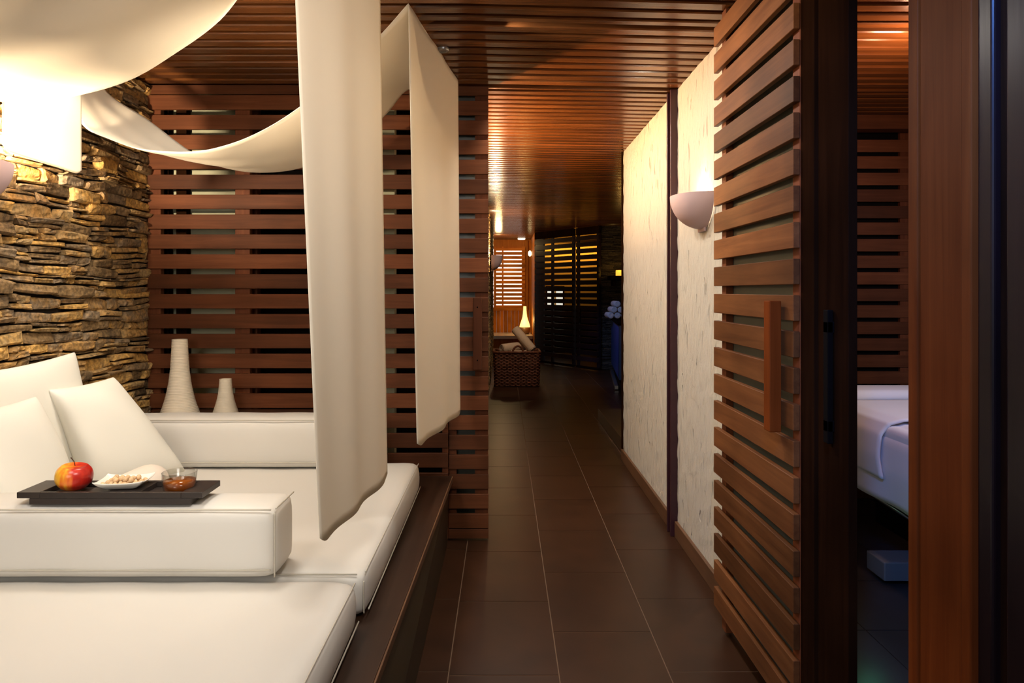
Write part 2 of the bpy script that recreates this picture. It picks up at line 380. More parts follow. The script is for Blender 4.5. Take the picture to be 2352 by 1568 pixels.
# ---------------------------------------------------------------- stone walls
def stones(mb, mapf, u0, u1, v0, v1, hmin=.016, hmax=.042, lmin=.05, lmax=.21, depth=.028, rnd=R):
    mapf0 = mapf
    def mapf(u, v, n): return mapf0(u, v+.012*math.sin(u*3.1+v*5.3)+.004*math.sin(u*11+v*9), n)
    v = v0
    def one(a, b_, c, d):
        n = rnd.uniform(.2, 1)*depth; g = .0022
        a += g; b_ -= g; c += g; d -= g
        hh = (d-c)*.22; tl = [rnd.uniform(-hh, hh) for _ in range(4)]
        tilt = rnd.uniform(-.35, .35)*depth; tu = rnd.uniform(-.4, .4)*depth
        us = [0, .10, .37, .63, .9, 1]; vs_ = [0, .2, .5, .8, 1]
        vs = []
        sk = rnd.uniform(-.016, .016); e0 = rnd.choice((0, .05, .12, .35)); e1 = rnd.choice((0, .05, .12, .35))
        for j, fv in enumerate(vs_):
            for i, fu in enumerate(us):
                e = (1 if 0 < i < 5 else 0)*(1 if 0 < j < 4 else 0)
                bo = .78+.22*e
                lo = c+tl[0]*(1-fu)+tl[1]*fu; hi = d+tl[2]*(1-fu)+tl[3]*fu
                pin = e0*max(0, 1-fu/.3)**1.3+e1*max(0, 1-(1-fu)/.3)**1.3; mid = (lo+hi)/2+(hi-lo)*.15*math.sin(sk*900)
                lo += (mid-lo)*pin; hi += (mid-hi)*pin
                uu = a+(b_-a)*fu+sk*(fv-.5); vv = lo+(hi-lo)*fv
                edge = j in (0, 4)
                vv += rnd.uniform(-.0016, .0016)*(1 if not edge else .8)
                nn = n*bo+(tilt*(fv-.5)+tu*(fu-.5)+rnd.uniform(-.003, .003))*(.5+.5*e)
                vs.append(mapf(uu, vv, nn))
        m_ = len(us); base = len(vs)
        fs = [(j*m_+i, j*m_+i+1, (j+1)*m_+i+1, (j+1)*m_+i) for j in range(4) for i in range(5)]
        ring = [i for i in range(m_)]+[j*m_+m_-1 for j in range(1, 5)]+[4*m_+i for i in range(m_-2, -1, -1)]+[j*m_ for j in range(3, 0, -1)]
        for q in ring:
            j, i = divmod(q, m_); q_ = vs[j*m_+i]; vs.append(tuple(Vector(q_)+(Vector(mapf0(0, 0, -.03))-Vector(mapf0(0, 0, 0)))))
        k = len(ring)
        fs += [(ring[(q+1) % k], ring[q], base+q, base+(q+1) % k) for q in range(k)]
        mb.add(vs, fs)
    while v < v1:
        h = rnd.uniform(hmin, hmax) if rnd.random() < .75 else rnd.uniform(hmin*.5, hmin); h = min(h, v1-v+.005)
        u = u0-rnd.uniform(0, .1)
        while u < u1:
            L = rnd.uniform(lmin, lmax)*(.6+.5*h/hmax)
            a, b_ = max(u, u0), min(u+L, u1)
            if b_-a > .012:
                if h > .03 and rnd.random() < .4:
                    s_ = rnd.uniform(.35, .65)*h; one(a, b_, v, v+s_)
                    if rnd.random() < .5 and b_-a > .09:
                        q = a+(b_-a)*rnd.uniform(.35, .65); one(a, q, v+s_, v+h); one(q, b_, v+s_, v+h)
                    else: one(a, b_, v+s_, v+h)
                else: one(a, b_, v, v+h)
            u += L
        v += h
mb = MB(); stones(mb, lambda u, v, n: (-1.885+n, u, v), 1.3, 3.6, .3, CT+.01, .022, .060, .06, .24, .042)
wl = struct(mb.build('wall_left', M_stone), 'rough dry-stacked ochre ledge stone wall behind the daybed', 'wall')
mb = MB(); mb.box(-2.0, -1.893, -1.2, 3.9, 0, CT+.02); mb.build('joint_backing', M_joint, wl)

# corridor side: recessed dark wall, then stone pier, far room
mb = MB(); mb.box(-.70, -.60, 3.75, 7.5, 0, CT+.02); mb.box(-2.0, -.60, 3.98, 4.05, 0, CT+.02)
struct(mb.build('wall_corridor_left', M_pale), 'plain wall hidden behind the slatted screen', 'wall')
mb = MB(); stones(mb, lambda u, v, n: (-.205+n*.6, u, v), 7.5, 12.9, .0, CT+.01, .02, .05, .1, .35)
wp = struct(mb.build('wall_corridor_stone', M_stone), 'stone wall lining the left side of the corridor', 'wall')
mb = MB(); mb.box(-.7, -.212, 7.45, 12.95, 0, CT+.02); mb.build('joint_backing', M_joint, wp)

# ---------------------------------------------------------------- right stucco walls, skirting, channel
def stucco_panel(name, y0, y1, label):
    mb = MB(); ny = int((y1-y0)/.02); nz = 110; rr = random.Random(3)
    def f(u, v):
        yy = y0+(y1-y0)*u; zz = .0+(CT+.0)*v
        return (.933+.0022*math.sin(yy*37+zz*9)*math.sin(zz*41+2*math.sin(yy*13)), yy+(.004*math.sin(zz*57)+.003*math.sin(zz*131) if u in (0, 1) else 0), zz)
    mb.grid(f, ny, nz, False)
    mb.v = [tuple(v) for v in mb.v]
    o = struct(mb.build(name, M_stucco, None, True), label, 'wall')
    k = MB(); k.box(.945, 1.0, y0, y1, 0, CT+.02); k.build('wall_core', M_stucco, o)
    return o
stucco_panel('wall_right', 1.95, 3.665, 'cream rough plaster wall section behind the half bowl wall light')
stucco_panel('wall_right', 3.755, 5.32, 'cream plaster wall section between maroon channel and corridor opening')
mb = MB(); mb.box(.915, .932, 2.2, 3.66, 0, .085)
struct(mb.build('baseboard_right', M_base, None, False, .003), 'brown wooden skirting below the wall light', 'skirting')
mb = MB(); mb.box(.915, .932, 3.76, 5.33, 0, .085)
struct(mb.build('baseboard_right', M_base, None, False, .003), 'brown wooden skirting left of the maroon channel', 'skirting')
mb = MB(); mb.box(.896, .945, 3.665, 3.682, 0, CT); mb.box(.896, .945, 3.738, 3.755, 0, CT); mb.box(.925, .945, 3.682, 3.738, 0, CT)
struct(mb.build('trim_1', M_maroon, None, False, .002), 'maroon metal sliding-door channel running floor to ceiling on cream wall', 'trim')
mb = MB(); mb.box(.92, 1.0, 5.32, 5.345, 0, CT)
struct(mb.build('trim_2', M_dark, None, False, .002), 'thin dark wooden edge strip at the end of the cream wall', 'trim')

# ---------------------------------------------------------------- left slatted screen
SY = 3.58; pit = 45.72*SY/F; sh = 33*SY/F
z_top = CH-(218-PY)*SY/F
t = thing('slatted_screen', (-1.1, SY, 0), 'wide red-brown wooden slat screen behind the daybed and vases', 'screen')
mb = MB()
for k in range(0, 22):
    zt = z_top-k*pit
    if zt < .05: break
    mb.box(-1.87+R.uniform(0, .004), -.292, SY, SY+.02, zt-sh, zt)
mb.box(-1.87, -.292, SY+.001, SY+.02, CT-.05, CT-.002)
mb.build('slats', M_slat, t, False, .0015, 1)
for a, b_ in ((340, 373), (543, 577)):
    m_ = MB(); m_.box((a-PX)*3.62/F, (b_-PX)*3.62/F, SY+.021, SY+.06, 0.01, CT-.003); m_.build('upright', M_slatz, t, False, .002, 1)
m_ = MB(); m_.box(-.325, -.292, SY+.021, SY+.05, .01, CT-.003); m_.build('upright', M_slatz, t, False, .002, 1)
m_ = MB(); m_.box(-.95, -.91, SY+.021, SY+.06, .01, CT-.003); m_.build('upright', M_slatz, t, False, .002, 1)
# what stands behind the slats
t = thing('glazed_partition', (-1.3, 3.75, 0), 'glazed partition with pale panel glimpsed through gaps of wide slat screen', 'partition')
mb = MB(); mb.box((392-PX)*3.72/F, (549-PX)*3.72/F, 3.74, 3.75, .01, CT-.003); mb.build('pale_panel', M_pale, t)
for a, b_ in ((374, 381), (386, 391), (409, 432)):
    m_ = MB(); m_.box((a-PX)*3.70/F, (b_-PX)*3.70/F, 3.68, 3.73, .01, CT-.003); m_.build('frame_post', M_dark, t)
mb = MB(); mb.box((550-PX)*3.72/F, -.292, 3.82, 3.83, .01, CT-.003); mb.build('dark_panel', M_black, t)
m_ = MB(); m_.box((578-PX)*3.7/F, (594-PX)*3.7/F, 3.68, 3.73, .01, CT-.003); m_.build('frame_post', M_slatz, t)
m_ = MB()
for zz in (CT-.14, CT-.30, CT-.40): m_.box((594-PX)*3.7/F, -.42, 3.7, 3.73, zz, zz+.012)
m_.build('frame_rail', M_slatz, t)

# narrow sliding door beside the screen
t = thing('door_1', (-.18, 3.6, 0), 'narrow red-brown slatted sliding door at the corridor entrance', 'door', None, 'structure')
mb = MB(); y3 = 3.60
for k in range(0, 24):
    zt = CH-(231+45.2*k-PY)*y3/F
    if zt < .09: break
    mb.box(-.290, -.081, y3, y3+.018, zt-33*y3/F, zt)
mb.box(-.290, -.081, y3, y3+.018, .012, .06)
mb.box(-.290, -.081, y3, y3+.018, CT-.05, CT-.003)
mb.build('slats', M_slat, t, False, .0015, 1)
m_ = MB(); m_.box(-.152, -.083, y3+.019, y3+.055, .012, CT-.003); m_.build('stile', M_slatz, t)
m_ = MB(); m_.box(-.288, -.25, y3+.019, y3+.055, .012, CT-.003); m_.build('stile', M_slatz, t)
m_ = MB(); m_.box(-.286, -.09, y3+.056, y3+.064, .012, CT-.003); m_.build('back_panel', M_frostd, t)
m_ = MB(); q0 = P(1087, 683, 3.56); q1 = P(1107, 848, 3.56)
m_.box(q0.x, q1.x, 3.53, 3.575, q1.z, q0.z); m_.box(q0.x+.008, q1.x-.008, 3.575, 3.6, q0.z-.06, q0.z-.03); m_.box(q0.x+.008, q1.x-.008, 3.575, 3.6, q1.z+.03, q1.z+.06)
m_.build('door_handle', M_slatz, t, False, .003)
for zz in (q0.z-.05, q1.z+.05):
    m_ = MB(); m_.ball(((q0.x+q1.x)/2, 3.53, zz), .004, .002, .004, 8); m_.build('screw', M_black, t)

# ---------------------------------------------------------------- right sliding slatted door
t = thing('door_2', (.85, 2.3, 0), 'large slatted brown sliding door with wooden pull at right of the corridor', 'door', None, 'structure')
mb = MB(); pit2 = .1043
zb = CH-(657-PY)*2.685/F     # bottom edge of a slat at the far end
k0 = int(zb/pit2)
for k in range(-11, k0+1):
    z0 = zb-k*pit2
    if z0 < .02 or z0+.074 > CT-.005: continue
    mb.box(.826, .845, 1.947, 2.685, z0, z0+.074)
mb.build('slats', M_slaty, t, False, .0015, 1)
for a, b_ in ((1.949, 1.998), (2.60, 2.645)):
    m_ = MB(); m_.box(.8455, .875, a, b_, .015, CT-.004); m_.build('stile', wood('door_stile_wood', srgb(96, 48, 26), srgb(122, 68, 40), 'Z', .5, .1) if a < 2 else M_slatz, t, False, .002, 1)
m_ = MB(); m_.box(.876, .882, 1.93, 2.68, .015, CT-.004); m_.build('back_panel', M_frost, t)
# handle: vertical bar on two spacers
m_ = MB(); hz0 = CH-(985-PY)*2.05/F; hz1 = CH-(690-PY)*2.05/F
m_.box(.779, .814, 2.00, 2.047, hz0, hz1)
hd = m_.build('door_handle', M_case, t, False, .003)
for zz in (hz1-.055, hz0+.03):
    m_ = MB(); m_.box(.814, .826, 2.005, 2.042, zz, zz+.05); m_.build('handle_spacer', M_dark, hd)
# stile and frame on the near side of the sliding door
t = thing('door_3', (.88, 1.8, 0), 'dark brown door edge and frame beside the open treatment room doorway', 'door', None, 'structure')
m_ = MB(); m_.box(.846, .885, 1.862, 1.946, .0, CT-.003); m_.build('frame_post', M_dark, t, False, .002)
m_ = MB(); m_.box(.853, .885, 1.712, 1.852, .0, CT-.003); m_.build('door_stile', M_dark, t, False, .002)
m_ = MB(); m_.box(.849, .872, 1.682, 1.708, .0, CT-.003); m_.build('edge_strip', M_dark, t, False, .002)
m_ = MB(); m_.box(.835, .850, 1.76, 1.785, hz0+.02, hz1-.02); m_.box(.835, .853, 1.76, 1.785, hz0+.05, hz0+.08); m_.box(.835, .853, 1.76, 1.785, hz1-.08, hz1-.05)
m_.build('door_handle', M_black, t, False, .002)  # black bar standing in for the mirrored handle of the sliding door
# near casing of the doorway
t = thing('trim_3', (.86, 1.34, 0), 'broad warm brown wooden door casing on the near side of the doorway', 'trim', None, 'structure')
m_ = MB(); m_.box(.855, .95, 1.27, 1.405, 0, CT-.003); m_.build('casing_board', M_case, t, False, .002)
m_ = MB(); m_.box(.850, .95, 1.405, 1.436, 0, CT-.003); m_.build('casing_edge', M_case, t, False, .003)
m_ = MB(); m_.box(.850, .95, 1.243, 1.270, 0, CT-.003); m_.build('casing_edge', M_case, t, False, .003)
t = thing('trim_4', (.87, 1.15, 0), 'dark glossy wooden wall panel at the far right edge of the photo', 'trim', None, 'structure')
M_gl = wood('glossy_dark_panel', srgb(20, 11, 12), srgb(34, 19, 20), 'Z', .32, .3)
m_ = MB(); m_.box(.858, .95, 1.198, 1.238, 0, CT-.003); m_.build('panel_board', M_gl, t, False, .006, 3)
m_ = MB(); m_.box(.872, .95, 1.168, 1.198, 0, CT-.003); m_.build('groove', M_dark, t)
m_ = MB(); m_.box(.858, .95, .5, 1.168, 0, CT-.003); m_.build('panel_board', M_gl, t, False, .006, 3)
# header track over the sliding doors
m_ = MB(); m_.box(.886, .93, 1.68, 2.7, CT-.03, CT-.002)
struct(m_.build('trim_5', M_dark), 'dark head track above the large sliding door', 'trim')

# treatment room shell
mb = MB(); zt = CT-.02
k = 0; yb = 4.30
while True:
    zt = CT-.13-k*.1043
    if zt < .03: break
    mb.box(1.02, 3.4, yb, yb+.02, max(.01, zt-.078), zt); k += 1
tw = struct(mb.build('wall_treatment_back', M_slat, None, False, .0015, 1), 'dark slatted wood back wall of the treatment room', 'wall')
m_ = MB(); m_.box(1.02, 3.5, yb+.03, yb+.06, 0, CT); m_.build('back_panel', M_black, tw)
m_ = MB(); m_.box(2.50, 2.60, yb+.005, yb+.0285, 0, CT); m_.build('upright', M_slatz, tw)
m_ = MB(); m_.box(1.02, 3.5, yb-.12, yb-.02, CT-.09, CT-.003); m_.build('head_beam', M_slat, tw)
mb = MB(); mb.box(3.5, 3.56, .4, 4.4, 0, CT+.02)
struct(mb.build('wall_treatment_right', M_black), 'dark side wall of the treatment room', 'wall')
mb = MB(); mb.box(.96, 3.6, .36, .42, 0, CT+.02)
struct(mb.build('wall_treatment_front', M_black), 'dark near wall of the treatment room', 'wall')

# massage table
t = thing('massage_table', (2.25, 3.2, 0), 'padded massage table under a white sheet seen through the doorway', 'massage table')
TX0, TX1, TY0, TY1, TZ = 1.74, 2.5, 2.3, 3.75, .70
def sheet(u, v):
    # u across the drop and top, v along length
    yy = TY0+(TY1-TY0)*v
    prof = [(TX0-.012, .36), (TX0-.018, .5), (TX0-.005, .64), (TX0+.02, .69), (TX0+.07, TZ+.012), (TX0+.4, TZ+.016), (TX1, TZ+.012), (TX1+.03, .66), (TX1+.03, .40)]
    q = u*(len(prof)-1); i = min(int(q), len(prof)-2); f = q-i
    x = prof[i][0]*(1-f)+prof[i+1][0]*f; z = prof[i][1]*(1-f)+prof[i+1][1]*f
    x += .008*math.sin(yy*14)*max(0, (.62-z))*4*(-1 if x < 2 else 1)
    return (x, yy, z)
m_ = MB(); m_.grid(sheet, 40, 40); m_.build('sheet', M_sheet, t, True, 0, 2, .004)
def fold(u, v):
    yy = 3.08+.55*v+.0*u
    prof = [(TX0-.030, .47), (TX0-.034, .56), (TX0-.02, .66), (TX0+.015, .712), (TX0+.07, TZ+.035), (TX0+.45, TZ+.04), (TX1, TZ+.034)]
    q = u*(len(prof)-1); i = min(int(q), len(prof)-2); f = q-i
    return (prof[i][0]*(1-f)+prof[i+1][0]*f, yy+.03*math.sin(u*5), prof[i][1]*(1-f)+prof[i+1][1]*f)
m_ = MB(); m_.grid(fold, 40, 20); tag(m_.build('towel', M_sheet, None, True, 0, 2, .01), 'folded white towel draped over the massage table edge', 'towel')
m_ = MB(); m_.box(TX0, TX1, TY0, TY1, .60, .705); m_.build('padded_top', M_sheet, t, True, .03, 4)
m_ = MB(); m_.box(1.95, 2.3, 2.5, 3.6, .10, .60); m_.build('pedestal', M_black, t, False, .02)
m_ = MB(); m_.box(1.70, 2.45, 3.05, 3.2, .02, .105); m_.build('foot_bar', M_greyb, t, False, .006)
m_ = MB(); m_.tube([(1.72, 3.5, .45), (1.84, 3.35, .30), (1.98, 3.15, .2)], .012); m_.build('support_arm', M_metal, t, True)
# head cushion
m_ = MB(); m_.box(1.78, 2.45, 3.62, 3.86, .715, .79); o = m_.build('head_cushion', M_sheet, None, True, .035, 5)
tag(o, 'white covered head cushion at the far end of the massage table', 'cushion')

# ---------------------------------------------------------------- daybed
t = thing('daybed_platform', (-1.1, 2, 0), 'dark wooden built-in platform carrying the white mattresses', 'platform')
mb = MB()   # top board, right edge slightly splayed
pz = .355; bt = .03
def edge(y): return -.322+(y-1.68)*(.043/1.56)
m_ = MB(); m_.hexa([(-1.80, .5, pz-bt), (edge(.5), .5, pz-bt), (edge(3.56), 3.56, pz-bt), (-1.80, 3.56, pz-bt), (-1.80, .5, pz), (edge(.5), .5, pz), (edge(3.56), 3.56, pz), (-1.80, 3.56, pz)])
m_.build('top_board', M_darkx, t, False, .003)
m_ = MB(); m_.hexa([(-1.79, .52, .003), (-.300, .52, .003), (-.293, 3.55, .003), (-1.79, 3.55, .003), (-1.79, .52, pz-bt-.001), (edge(.5)-.012, .52, pz-bt-.001), (edge(3.5)-.012, 3.55, pz-bt-.001), (-1.79, 3.55, pz-bt-.001)])
m_.build('side_panel', wood('platform_side_wood', srgb(36, 30, 16), srgb(50, 42, 24), 'Y', .35), t)
m_ = MB(); m_.hexa([(edge(.5), .5, pz-bt), (edge(.5)+.006, .5, pz-bt), (edge(3.56)+.006, 3.56, pz-bt), (edge(3.56), 3.56, pz-bt), (edge(.5), .5, pz-.002), (edge(.5)+.006, .5, pz-.002), (edge(3.56)+.006, 3.56, pz-.002), (edge(3.56), 3.56, pz-.002)])
m_.build('edge_trim', M_base, t, False, .002)
# ledge behind the back bolster that carries the vases
m_ = MB(); m_.box(-1.80, -.64, 3.335, 3.572, pz+.001, .70)
tag(m_.build('back_ledge', M_darkx, None, False, .004), 'dark wooden ledge behind the long back bolster carrying two vases', 'ledge')

def softbox(name, x0, x1, y0, y1, z0, z1, rad, label, cat, puff=.006, parent=None, skew=None, group=None, seams=()):
    nx = max(3, int((x1-x0)/.05)); ny = max(3, int((y1-y0)/.05)); nz = max(2, int((z1-z0)/.04))
    vs = {}; V = []; Fc = []
    def vid(i, j, k):
        if (i, j, k) not in vs:
            u, v, w_ = i/nx, j/ny, k/nz
            x, y, z = x0+(x1-x0)*u, y0+(y1-y0)*v, z0+(z1-z0)*w_
            # round the box: clamp to inner box and push out by rad
            ix = min(max(x, x0+rad), x1-rad); iy = min(max(y, y0+rad), y1-rad); iz = min(max(z, z0+rad*.6), z1-rad)
            d = Vector((x-ix, y-iy, z-iz)); L = d.length
            if L > 1e-6:
                m2 = max(abs(d.x), abs(d.y), abs(d.z)); d = d/L*m2
            x, y, z = ix+d.x, iy+d.y, iz+d.z
            b2 = lambda q: 1-(2*q-1)**4
            if k == nz: z += puff*b2(u)*b2(v)
            if j == 0: y -= puff*b2(u)*b2(w_)
            if j == ny: y += puff*b2(u)*b2(w_)
            if i == nx: x += puff*b2(v)*b2(w_)
            if i == 0: x -= puff*b2(v)*b2(w_)
            z += .0015*math.sin(x*23+y*17)*(1 if k == nz else 0); y += .0015*math.sin(x*19+z*13)*(1 if j == 0 else 0)
            if skew: x, y, z = skew(x, y, z)
            vs[(i, j, k)] = len(V); V.append((x, y, z))
        return vs[(i, j, k)]
    for i in range(nx):
        for j in range(ny):
            Fc.append((vid(i, j, nz), vid(i+1, j, nz), vid(i+1, j+1, nz), vid(i, j+1, nz)))
            Fc.append((vid(i, j+1, 0), vid(i+1, j+1, 0), vid(i+1, j, 0), vid(i, j, 0)))
    for i in range(nx):
        for k in range(nz):
            Fc.append((vid(i, 0, k), vid(i+1, 0, k), vid(i+1, 0, k+1), vid(i, 0, k+1)))
            Fc.append((vid(i+1, ny, k), vid(i, ny, k), vid(i, ny, k+1), vid(i+1, ny, k+1)))
    for j in range(ny):
        for k in range(nz):
            Fc.append((vid(nx, j, k), vid(nx, j+1, k), vid(nx, j+1, k+1), vid(nx, j, k+1)))
            Fc.append((vid(0, j+1, k), vid(0, j, k), vid(0, j, k+1), vid(0, j+1, k+1)))
    m2 = MB(); m2.add(V, Fc)
    o = m2.build(name, M_white, None, True, 0, 2, 0, 1, loc=((x0+x1)/2, (y0+y1)/2, z0))
    tag(o, label, cat, group)
    def seam(pts):
        s = MB(); s.tube([Vector(skew(*p)) if skew else p for p in pts], .0024, 6); s.build('piping', M_pipe, o, True)
    for kind in seams:
        q = rad*.30; n = 24
        if kind == 'front_top': seam([(x0+rad+(x1-x0-2*rad)*i/n, y0+q*.9-puff*.4, z1-q*.9) for i in range(n+1)])
        if kind == 'front_bottom': seam([(x0+rad+(x1-x0-2*rad)*i/n, y0+.0005-puff*.55, z0+.030) for i in range(n+1)])
        if kind == 'right_top': seam([(x1-q+puff*.1, y0+rad+(y1-y0-2*rad)*i/n, z1-q) for i in range(n+1)])
        if kind == 'right_bottom': seam([(x1-.002+puff*.6, y0+rad+(y1-y0-2*rad)*i/n, z0+.02) for i in range(n+1)])
        if kind == 'corner': seam([(x1-q, y0+q, z0+rad*.6+(z1-z0-rad*1.6)*i/n) for i in range(n+1)])
    return o
MZ0 = pz+.002; MZ = .50
softbox('mattress', -1.835, -.402, 1.995, 3.31, MZ0, MZ-.004, .028, 'large white leatherette mattress at the back of the daybed', 'mattress', .006, seams=('right_top', 'front_top', 'corner', 'right_bottom'))
softbox('mattress', -1.835, -.416, .62, 1.975, MZ0, MZ-.006, .03, 'white leatherette mattress at front of the daybed nearest the camera', 'mattress', .008, seams=('right_top', 'right_bottom'))
softbox('bolster', -1.83, -.625, 3.12, 3.325, MZ+.004, CH-.588, .02, 'long white back bolster below the two vases', 'bolster', .006, seams=('front_bottom', 'front_top', 'corner'))
softbox('bolster', -1.81, -.640, 1.915, 2.105, MZ+.006, CH-.612, .014, 'white block bolster carrying the dark tray', 'bolster', .003, seams=('front_top', 'front_bottom', 'corner', 'right_top'))

# ---------------------------------------------------------------- cushions
def pillow(c, thick, label, ears=.10, n=22, name='cushion'):
    BL, BR, TR, TL = [Vector(q) for q in c]
    nrm = (BR-BL).cross(TL-BL).normalized()
    m2 = MB(); cen = (BL+BR+TR+TL)/4
    for side in (1, -1):
        def f(u, v):
            p = BL*(1-u)*(1-v)+BR*u*(1-v)+TR*u*v+TL*(1-u)*v
            a, b2 = 2*u-1, 2*v-1
            # pinched edges pull in between the corners
            pull = ears*((1-a*a)*abs(b2)**3+(1-b2*b2)*abs(a)**3)
            p = p.lerp(cen, pull*.7)
            h = (max(0, (1-a**4))*max(0, (1-b2**4)))**.55
            h *= 1+.10*math.sin(3.1*a+2*b2)+.05*math.sin(7*a*b2+1)
            return p+nrm*side*thick*.5*h
        m2.grid(f, n, n, side < 0)
    o = m2.build(name, M_pill, None, True, 0, 2, 0, 1)
    tag(o, label, 'cushion')
    # weld the two halves
    w_ = o.modifiers.new('weld', 'WELD'); w_.merge_threshold = .0006
    o.modifiers.move(len(o.modifiers)-1, 0)
    return o
Zb = MZ+.012
pillow([(-1.70, 2.28, Zb), (-1.67, 2.86, Zb), (-1.790, 2.86, 1.075), (-1.800, 2.22, 1.05)], .10, 'large white cushion leaning on the stone wall, farthest back of three', .08)
pillow([(-1.52, 2.13, Zb), (-1.545, 2.50, Zb), (-1.655, 2.42, .955), (-1.75, 2.05, .93)], .13, 'white cushion at the left edge behind the tray bolster', .08)
pillow([(-1.60, 2.62, Zb+.01), (-1.40, 3.03, Zb), (-1.675, 2.93, .958), (-1.715, 2.56, .955)], .155, 'white cushion leaning at the corner, the one nearest the vases', .07)
# rolled white towel lying on the mattress behind the tray
m_ = MB(); a = P(300, 1112, 2.5); a.z = MZ+.05; b_ = Vector((-1.345, 2.70, MZ+.086))
pts = [Vector((-1.50, 2.30, MZ+.034)).lerp(b_, i/14) for i in range(15)]
rad = [.014+.058*min(1, i/9) for i in range(13)]+[.062, .040]
m_.tube(pts, rad, 20); tag(m_.build('rolled_towel', M_towel, None, True, 0, 2, 0, 1), 'white rolled towel on the mattress behind the plate of nuts', 'towel')

# ---------------------------------------------------------------- tray and what is on it
BT = CH-.612+.004     # top of the block bolster
tx0, tx1, ty0, ty1 = -1.381, -.855, 1.935, 2.06
tb = BT+.001; tt_ = tb+.035
t = thing('serving_tray', (-1.118, 1.995, tb), 'long dark lacquered tray on the white block bolster', 'tray')
m_ = MB(); m_.box(tx0+.035, tx1-.032, ty0, ty1, tb, tb+.018); m_.build('tray_base', M_tray, t, False, .002)
m_ = MB(); rim0 = tb+.018
m_.box(tx0, tx0+.065, ty0, ty1, rim0, tt_); m_.box(tx1-.06, tx1, ty0, ty1, rim0, tt_)
m_.box(tx0+.065, tx1-.06, ty0, ty0+.012, rim0, tt_); m_.box(tx0+.065, tx1-.06, ty1-.012, ty1, rim0, tt_)
m_.build('rim', M_tray, t, False, .0015)
m_ = MB(); m_.box(-1.19, -1.04, ty0+.012, ty1-.012, rim0, tt_-.002); m_.build('plate_rest', M_tray, t, False, .0015)
# apple
ar = .047; ac = Vector((-1.256, 1.996, rim0+.0475))
prof = []
for i in range(25):
    a = -math.pi/2+math.pi*i/24; x = math.cos(a); z = math.sin(a)
    r_ = ar*x*(1.02-.07*z if z < 0 else 1.02+.03*z)*(1.03 if abs(z) < .5 else 1)
    zz = ar*z*.93
    if z > .72: zz -= (z-.72)**1.0*.060*(1 if r_ < ar*.7 else .6)
    if z < -.85: zz += (-.85-z)*.07
    prof.append((max(r_, 0), zz))
m_ = MB(); m_.lathe(prof, (0, 0, 0), 36, sx=1, sy=1)
ap = m_.build('apple', M_apple, None, True, 0, 2, 0, 1); ap.location = ac; ap.rotation_euler = (.08, .10, .3)
tag(ap, 'red and yellow apple sitting at the left end of the tray', 'apple')
m_ = MB(); m_.tube([(0, 0, .030), (-.003, 0, .042), (-.011, 0, .052), (-.013, 0, .054)], [.0011, .0011, .0014, .0020], 8); s_ = m_.build('stem', M_stem, None, True); s_.parent = ap
# plate
def plate(u, v):
    a, b2 = 2*u-1, 2*v-1; m2 = max(abs(a), abs(b2))
    z = .0 if m2 < .5 else ((m2-.5)/.5)**1.4*.020
    z += .006*(abs(a*b2))**3
    return (a*.068*(1-.06*b2*b2*0), b2*.050, z)
m_ = MB(); m_.grid(plate, 30, 30); pl = m_.build('plate', M_porc, None, True, 0, 2, .0035, 1)
pl.location = (-1.108, 1.995, tt_+.001); pl.rotation_euler = (0, 0, .12)
tag(pl, 'small white square porcelain plate of nuts on the tray', 'plate')
m_ = MB(); m_.box(-.034, .034, -.024, .024, -.0015, .0015); fo = m_.build('foot_ring', M_porc, None, True, .001); fo.parent = pl
# nuts
m_ = MB(); m_.ball((0, 0, 0), .0082, .0076, .0072, 12); nut0 = m_.build('nut', M_nut, None, True)
spots = []; rn = random.Random(5)
for layer, (cnt, rx, ry, hz) in enumerate([(20, .050, .028, .0105), (11, .034, .016, .0215)]):
    tries = 0; got = 0
    while got < cnt and tries < 4000:
        tries += 1; a, b2 = rn.uniform(-1, 1), rn.uniform(-1, 1)
        x, y = a*rx, b2*ry
        if all((x-s[0])**2+(y-s[1])**2+(hz-s[2])**2 > .0142**2 for s in spots):
            spots.append((x, y, hz)); got += 1
for i, (x, y, z) in enumerate(spots):
    o = nut0 if i == 0 else nut0.copy()
    if i: COL.objects.link(o)
    o.location = (-1.108+x, 1.995+y, tt_+.001+z); o.rotation_euler = (rn.uniform(0, 3), rn.uniform(0, 3), rn.uniform(0, 3))
    o['label'] = 'pale round shelled nut heaped on the small white plate'; o['category'] = 'nut'; o['group'] = 'nuts on the plate'
# glass of tea
gc = (-.948, 1.996, rim0+.001)
gl = thing('drinking_glass', gc, 'low clear glass of amber drink at the right end of the tray', 'glass')
m_ = MB(); m_.lathe([(0, 0), (.040, 0), (.0445, .004), (.0485, .058), (.0475, .059), (.0465, .058), (.0425, .007), (.038, .005), (0, .005)], gc, 48); m_.build('glass_wall', M_glass, gl, True)
m_ = MB(); m_.lathe([(0, .0055), (.038, .0055), (.0420, .008), (.0444, .034), (0, .034)], gc, 48); m_.build('drink', M_tea, gl, True)

